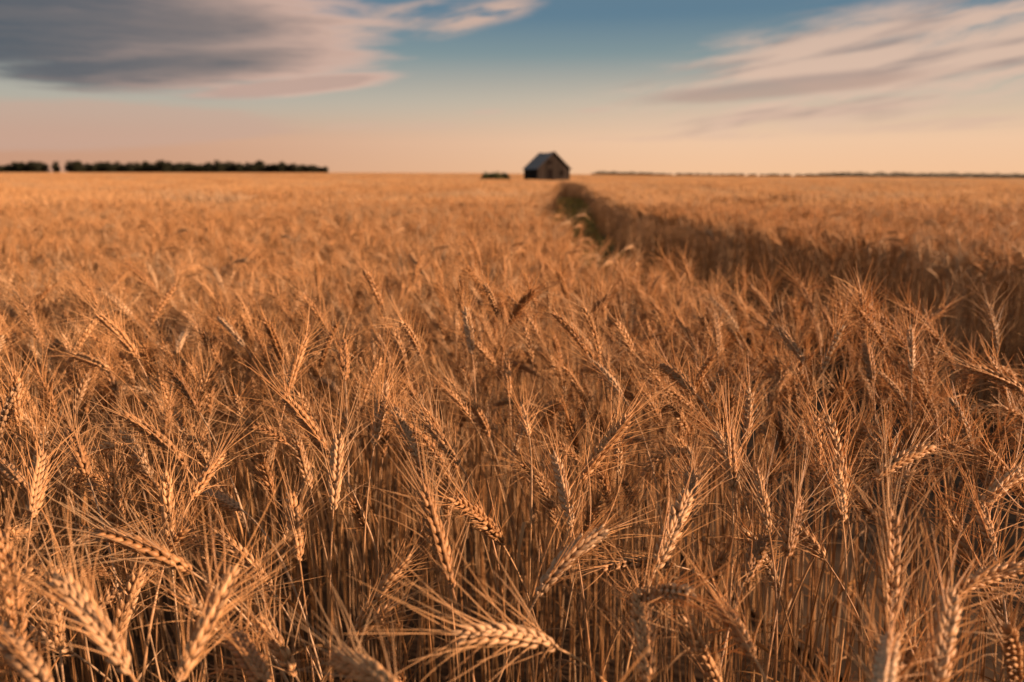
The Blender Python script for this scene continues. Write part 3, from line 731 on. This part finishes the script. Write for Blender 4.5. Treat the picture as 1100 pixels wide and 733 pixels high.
# ------------------------------------------------------------------ trees and bushes
def leaf_cloud(g, rng, lobes, n, size, mat=0):
    """leaf clumps spread through the volume of several uneven lobes"""
    lobes = np.array(lobes); w = lobes[:, 3] ** 2; k = rng.choice(len(lobes), n, p=w / w.sum())
    d = norm(rng.normal(0, 1, (n, 3))); rad = rng.uniform(.25, 1, n) ** .45 * (1 + rng.normal(0, .10, n))
    C = lobes[k, :3] + d * (rad * lobes[k, 3])[:, None] * np.array([1, 1, .9])
    C[:, 2] = np.maximum(C[:, 2], .12)
    a = norm(rng.normal(0, 1, (n, 3))); b = norm(np.cross(a, rng.normal(0, 1, (n, 3)))); s = size * rng.uniform(.6, 1.5, n)[:, None]
    V = np.stack([C - a * s, C + b * s * .55, C + a * s, C - b * s * .55], 1)
    g.add(V.reshape(-1, 3), np.arange(n * 4).reshape(n, 4), mat, np.repeat(np.clip(rng.normal(.5, .2, n), 0, 1), 4))
def tree_meshes(seed, h, spread):
    rng = np.random.default_rng(seed); t = Geo(); c = Geo()
    K = 8; s = np.linspace(0, 1, K); C = np.stack([.15 * np.sin(s * 3 + seed), .15 * np.cos(s * 2 + seed), s * h * .8], -1)
    t.add(*tubes(C, .20 * (1 - s) + .03, 7, np.array([1.0, 0, 0])))
    lobes = []
    for i in range(12):
        zf = rng.uniform(.12, .86); a = rng.uniform(0, 6.283); rr = spread * (1 - .75 * abs(zf - .42)) * rng.uniform(.2, .75)
        p = np.array([rr * math.cos(a), rr * math.sin(a), zf * h]); lobes.append([*p, spread * rng.uniform(.55, .85)])
        b0 = np.array([0, 0, max(zf * h - .9, .5)]); m = (b0 + p) / 2 + np.array([0, 0, .1])
        t.add(*tubes(np.array([b0, m, p]), np.array([.07, .05, .02]), 5, np.array([.3, .9, .2])))
    lobes.append([0, 0, h * .88, spread * .38])
    leaf_cloud(c, rng, lobes, 3200, .30)
    return t.mesh('trunk', [M_BARK]), c.mesh('crown', [M_CROWN])
TREES = [tree_meshes(40 + i, [7.2, 7.6, 6.9, 8.0, 7.3, 6.7][i], [3.3, 3.1, 3.5, 2.9, 3.4, 3.0][i]) for i in range(6)]
rng = np.random.default_rng(77)
TG = 'dark trees of the windbreak along the left horizon'
def add_tree(px, dist, k, s, label):
    x = (px - 550) / F * dist; z = float(terrain(x, dist))
    root = empty('windbreak_tree', (x, dist, z), rng.uniform(0, 6.28)); root.scale = (s * rng.uniform(.9, 1.1), s * rng.uniform(.9, 1.1), s * 1.06)
    tag(root, label, 'tree', TG)
    for nm, me_ in zip(('trunk', 'crown'), TREES[k]):
        o = bpy.data.objects.new(nm, me_); COL.objects.link(o); o.parent = root
px = -28.0
while px < 358:
    if 59.5 < px < 68: px = 72.0
    if 74 < px < 85: px = 86.5
    if 287 < px < 292: px = 293.5
    h = float(np.clip(rng.normal(1.0, .055), .85, 1.12))
    if px < 20: h *= .85
    if px > 300: h *= np.interp(px, [300, 352], [1, .72])
    if px < 64: lab = 'dark tree in the short clump at the left end of the horizon windbreak'
    elif px < 80: lab = 'single dark tree standing in the gap between two clumps on the left horizon'
    elif px < 290: lab = 'dark tree in the long unbroken middle row of the left horizon windbreak'
    else: lab = 'dark tree in the right-hand end clump of the left horizon windbreak'
    add_tree(px, 620 + rng.normal(0, 6), int(rng.integers(6)), h, lab)
    px += rng.uniform(3.2, 4.7)

g = Geo(); rng = np.random.default_rng(31)                    # the far woods along the right horizon
for px in np.arange(636, 1330, 2.6):
    d = 1350 + rng.normal(0, 60); hh = np.interp(px, [636, 645, 690, 700, 860, 900, 1100, 1300], [4.5, 6.5, 5.5, 4.2, 5.0, 8.5, 10.5, 11]) * rng.uniform(.75, 1.2)
    if 692 < px < 860 and rng.random() < .25: continue
    x = (px - 550) / F * d; z = float(terrain(x, d))
    w = rng.uniform(3.5, 5.5)
    gg = Geo(); leaf_cloud(gg, rng, [[0, 0, hh * .45, hh * .5], [w * .5, 0, hh * .4, hh * .42], [-w * .5, 1, hh * .45, hh * .45], [w * .1, 0, hh * .7, hh * .32]], 150, .75)
    gg.add(*tubes(np.array([[0, 0, 0], [0, 0, hh * .6]]), np.array([.3, .1]), 5, np.array([1.0, 0, 0])))
    g.extend(gg, np.array([x, d, z]))
fw = g.obj('far_woods', [M_CROWN]); tag(fw, 'thin dark line of far woods along the right horizon', 'woods', kind='stuff')

BG = 'bushes beside the barn'
for px, dist, w, h, lab in ((524.5, 152, 2.1, 2.5, 'smaller dark green bush at the left of the pair beside the barn'), (537, 151, 2.2, 2.8, 'larger dark green bush at the right of the pair beside the barn')):
    rng = np.random.default_rng(int(px)); x = (px - 550) / F * dist
    root = empty('bush', (x, dist, float(terrain(x, dist)))); tag(root, lab, 'bush', BG)
    s_ = Geo(); c_ = Geo(); lobes = []
    for i in range(15):
        a = rng.uniform(0, 6.283); rr = w * rng.uniform(.15, .85); z = rng.uniform(.35, .82) * h * (1 - .15 * rr / w); p = np.array([rr * math.cos(a), rr * math.sin(a) * .8, z]); lobes.append([*p, rng.uniform(.30, .42) * h * .8])
        s_.add(*tubes(np.array([[p[0] * .2, p[1] * .2, 0], [p[0] * .6, p[1] * .6, z * .55], p]), np.array([.05, .035, .012]), 5, np.array([.2, .95, .1])))
    leaf_cloud(c_, rng, lobes, 4200, .10)
    s_.obj('stem', [M_BARK], root); c_.obj('foliage', [M_BUSH], root)

# ------------------------------------------------------------------ sky
def sky():
    w = bpy.data.worlds.new('World'); sc.world = w; w.use_nodes = True
    nt = w.node_tree; N, L = nt.nodes, nt.links; N.clear()
    def val(x): return x
    def setin(sock, x):
        if isinstance(x, (int, float)): sock.default_value = x
        else: L.new(x, sock)
    def mth(op, a, b=None, c=None, clamp=False):
        n = N.new('ShaderNodeMath'); n.operation = op; n.use_clamp = clamp
        setin(n.inputs[0], a)
        if b is not None: setin(n.inputs[1], b)
        if c is not None: setin(n.inputs[2], c)
        return n.outputs[0]
    def sstep(a, b, x):
        n = N.new('ShaderNodeMapRange'); n.interpolation_type = 'SMOOTHSTEP'; setin(n.inputs['Value'], x)
        n.inputs['From Min'].default_value = a; n.inputs['From Max'].default_value = b; n.inputs['To Min'].default_value = 0; n.inputs['To Max'].default_value = 1
        return n.outputs['Result']
    def mixc(f, a, b):
        n = N.new('ShaderNodeMix'); n.data_type = 'RGBA'; setin(n.inputs[0], f)
        for s_, c in ((n.inputs[6], a), (n.inputs[7], b)):
            if isinstance(c, tuple): s_.default_value = (*c, 1)
            else: L.new(c, s_)
        return n.outputs[2]
    def noise(vec, scale, detail=4, rough=.5, dist=0.0):
        n = N.new('ShaderNodeTexNoise'); n.inputs['Scale'].default_value = scale; n.inputs['Detail'].default_value = detail; n.inputs['Roughness'].default_value = rough; n.inputs['Distortion'].default_value = dist
        L.new(vec, n.inputs['Vector']); return n.outputs['Fac']
    def comb(x, y, z=0.0):
        n = N.new('ShaderNodeCombineXYZ'); setin(n.inputs[0], x); setin(n.inputs[1], y); setin(n.inputs[2], z); return n.outputs[0]
    tc = N.new('ShaderNodeTexCoord'); sp = N.new('ShaderNodeSeparateXYZ'); L.new(tc.outputs['Generated'], sp.inputs[0])
    X, Y, Z = sp.outputs
    u = mth('MULTIPLY', mth('ARCTAN2', X, Y), 57.2958)       # azimuth, degrees right of straight ahead
    v = mth('MULTIPLY', mth('ARCSINE', Z), 57.2958)          # elevation, degrees
    st = N.new('ShaderNodeTexSky'); st.sky_type = 'NISHITA'; st.sun_disc = False
    st.sun_elevation = SUN_EL; st.sun_rotation = SUN_AZ; st.air_density = 1.6; st.dust_density = 3.0; st.ozone_density = 2.0
    # evening gradient by elevation, warmer and brighter towards the sun's side
    K = 4.9
    e = mth('DIVIDE', v, 90.0, clamp=True)
    def k(c): return tuple(K * x for x in c)
    r1 = ramp(N, [(0.0, (.98, .59, .345)), (.024, (.92, .60, .395)), (.056, (.56, .475, .385)), (.088, (.20, .275, .305)), (.115, (.085, .175, .265)), (.16, (.10, .165, .24)), (.30, (.25, .245, .26)), (1.0, (.33, .31, .31))])
    L.new(e, r1.inputs['Fac'])
    vs = N.new('ShaderNodeVectorMath'); vs.operation = 'SCALE'; L.new(r1.outputs['Color'], vs.inputs[0]); vs.inputs['Scale'].default_value = K
    base = mixc(.90, st.outputs['Color'], vs.outputs[0])
    side = sstep(-34, 16, u); lowv = mth('SUBTRACT', 1.0, sstep(1.0, 12.0, v))
    dim = mixc(mth('MULTIPLY', mth('SUBTRACT', 1.0, side), lowv), (1, 1, 1), mixc(sstep(2.2, 4.8, v), (.66, .58, .61), (.64, .78, .90)))
    mm = N.new('ShaderNodeMix'); mm.data_type = 'RGBA'; mm.blend_type = 'MULTIPLY'; mm.inputs[0].default_value = 1; L.new(base, mm.inputs[6]); L.new(dim, mm.inputs[7])
    colr = mm.outputs[2]
    # soft warp shared by all clouds
    wv = comb(mth('MULTIPLY', u, .06), mth('MULTIPLY', v, .22))
    w1 = mth('SUBTRACT', noise(wv, 1.3, 5, .55), .5); w2 = mth('SUBTRACT', noise(wv, 4.0, 5, .6), .5)
    def ell(u0, v0, a, b, ang, k1, k2):
        """soft ellipse field in azimuth/elevation, ragged by the warp"""
        du = mth('SUBTRACT', u, u0); dv = mth('SUBTRACT', v, v0); c, s = math.cos(math.radians(ang)), math.sin(math.radians(ang))
        p = mth('ADD', mth('MULTIPLY', du, c), mth('MULTIPLY', dv, s)); q = mth('SUBTRACT', mth('MULTIPLY', dv, c), mth('MULTIPLY', du, s))
        f = mth('SUBTRACT', 1.0, mth('SQRT', mth('ADD', mth('POWER', mth('ABSOLUTE', mth('DIVIDE', p, a)), 2.0), mth('POWER', mth('ABSOLUTE', mth('DIVIDE', q, b)), 2.0))))
        return mth('ADD', f, mth('ADD', mth('MULTIPLY', w1, k1), mth('MULTIPLY', w2, k2))), p, q
    fib = noise(comb(mth('MULTIPLY', u, .05), mth('ADD', mth('MULTIPLY', v, .62), mth('MULTIPLY', w1, 1.2))), 2.0, 7, .62, .15)   # long fibres inside the clouds
    fib2 = noise(comb(mth('MULTIPLY', u, .035), mth('ADD', mth('MULTIPLY', mth('SUBTRACT', v, mth('MULTIPLY', u, .09)), .40), mth('MULTIPLY', w2, .5))), 2.4, 6, .6)
    fd = mth('SUBTRACT', fib, .5)
    # lower left band
    f, p, q = ell(-31, 2.9, 18, 1.7, 1.5, .5, .22)
    f = mth('ADD', f, mth('MULTIPLY', fd, .5))
    colr = mixc(mth('MULTIPLY', sstep(.0, .30, f), .62), colr, k((.57, .385, .30)))
    # the large grey cloud on the left, with a lit right-hand tip
    f1, p, q = ell(-24, 9.0, 17.5, 3.3, 2, .75, .30)
    f2, _, _ = ell(-14.2, 5.75, 8.2, .80, 6.5, .40, .22)
    f3, _, _ = ell(-20.5, 7.0, 13.5, 2.0, 4, .4, .2)
    fm = mth('ADD', mth('MAXIMUM', mth('MAXIMUM', f1, f2), f3), mth('MULTIPLY', fd, .75))
    lit = mth('MULTIPLY', sstep(-29, -13, mth('ADD', u, mth('MULTIPLY', fd, 26.0))), sstep(.95, .12, fm))
    lit = mth('MAXIMUM', lit, mth('MULTIPLY', sstep(-.05, .35, f2), .62))
    rim = mth('MULTIPLY', sstep(.26, .02, fm), .55)
    shade = mixc(sstep(-35, -15, mth('ADD', u, mth('MULTIPLY', fd, 18.0))), k((.085, .105, .130)), k((.235, .190, .180)))
    shade = mixc(sstep(.40, .72, fib2), shade, k((.145, .14, .15)))
    cc = mixc(mth('MAXIMUM', lit, mth('MULTIPLY', rim, sstep(-36, -20, u)), clamp=True), shade, k((.72, .475, .375)))
    colr = mixc(mth('MULTIPLY', sstep(-.04, .42, fm), .95), colr, cc)
    # wisps high right: streaks that climb to the right
    c, s = math.cos(math.radians(8.5)), math.sin(math.radians(8.5))
    P_ = mth('ADD', mth('MULTIPLY', u, c), mth('MULTIPLY', v, s)); Q_ = mth('SUBTRACT', mth('MULTIPLY', v, c), mth('MULTIPLY', u, s))
    sv = comb(mth('MULTIPLY', P_, .045), mth('ADD', mth('MULTIPLY', Q_, .42), mth('MULTIPLY', w1, 1.4)))
    streak = noise(sv, 1.5, 8, .64, .2)
    f, p, q = ell(25, 6.9, 23, 4.5, 8, .6, .2)
    den = mth('MULTIPLY', sstep(.0, .55, f), sstep(.42, .66, mth('ADD', streak, mth('MULTIPLY', f, .18))))
    und = noise(comb(mth('MULTIPLY', P_, .06), mth('ADD', mth('MULTIPLY', Q_, .5), 5.3)), 1.5, 4, .5)
    wc = mixc(sstep(.47, .70, und), k((.74, .51, .39)), k((.36, .265, .235)))
    colr = mixc(mth('MULTIPLY', den, .85), colr, wc)
    # long grey bar under the wisps, fading left
    f, p, q = ell(17.5, 5.5, 11.5, .85, 4, .6, .25)
    colr = mixc(mth('MULTIPLY', sstep(.0, .55, f), .75), colr, mixc(sstep(-.3, .5, q), k((.46, .32, .26)), k((.40, .295, .255))))
    streak2 = noise(comb(mth('MULTIPLY', P_, .16), mth('ADD', mth('MULTIPLY', Q_, 1.3), mth('MULTIPLY', w1, 3.0))), 1.2, 5, .6)
    # small scraps
    for u0, v0, a_, b_, an, o in ((-8.5, 9.7, 5.0, .7, 12, .6), (-6.0, 10.9, 6.0, .5, 10, .6), (-2.0, 10.4, 4.8, 1.1, 15, .85), (-1.7, 4.2, 1.5, .22, 4, .45), (5.7, 4.3, 1.6, .22, 3, .45), (20, 3.9, 9, .5, 3, .55), (29, 3.0, 11, .45, 2, .5), (12, 2.4, 9, .3, 1, .3), (-8, 3.2, 8, .35, 1, .35)):
        f, p, q = ell(u0, v0, a_, b_, an, .8, .5)
        colr = mixc(mth('MULTIPLY', mth('MULTIPLY', sstep(-.15, .7, f), sstep(.30, .62, streak2)), o), colr, k((.66, .45, .35)))
    bg = N.new('ShaderNodeBackground'); bg.inputs['Strength'].default_value = .1; L.new(colr, bg.inputs['Color'])
    out = N.new('ShaderNodeOutputWorld'); L.new(bg.outputs[0], out.inputs['Surface'])
sky()

sun = bpy.data.lights.new('sun', 'SUN'); sun.energy = 5.0; sun.angle = math.radians(.6); sun.color = (1.0, .63, .405)
so = bpy.data.objects.new('sun', sun); COL.objects.link(so)
so.rotation_euler = (math.pi / 2 - SUN_EL, 0, math.pi - SUN_AZ) if False else (0, 0, 0)
from mathutils import Vector
sd = Vector((math.sin(SUN_AZ) * math.cos(SUN_EL), math.cos(SUN_AZ) * math.cos(SUN_EL), math.sin(SUN_EL)))
so.rotation_mode = 'QUATERNION'; so.rotation_quaternion = sd.to_track_quat('Z', 'Y')

# ------------------------------------------------------------------ camera
cd = bpy.data.cameras.new('camera'); cd.lens = 28; cd.sensor_width = 36; cd.clip_start = .02; cd.clip_end = 20000
cd.dof.use_dof = True; cd.dof.focus_distance = .98; cd.dof.aperture_fstop = 4.8
co = bpy.data.objects.new('camera', cd); COL.objects.link(co); co.location = CAM; co.rotation_euler = (math.pi / 2 - PITCH, 0, 0)
sc.camera = co
sc.view_settings.view_transform = 'Standard'; sc.view_settings.look = 'None'; sc.view_settings.gamma = 1; sc.view_settings.exposure = 1.05
sc.view_settings.use_curve_mapping = False
cy = sc.cycles
cy.use_denoising = True; cy.denoiser = 'OPENIMAGEDENOISE'; cy.max_bounces = 6; cy.diffuse_bounces = 3; cy.glossy_bounces = 2; cy.transmission_bounces = 3; cy.transparent_max_bounces = 4
cy.sample_clamp_indirect = 4.0
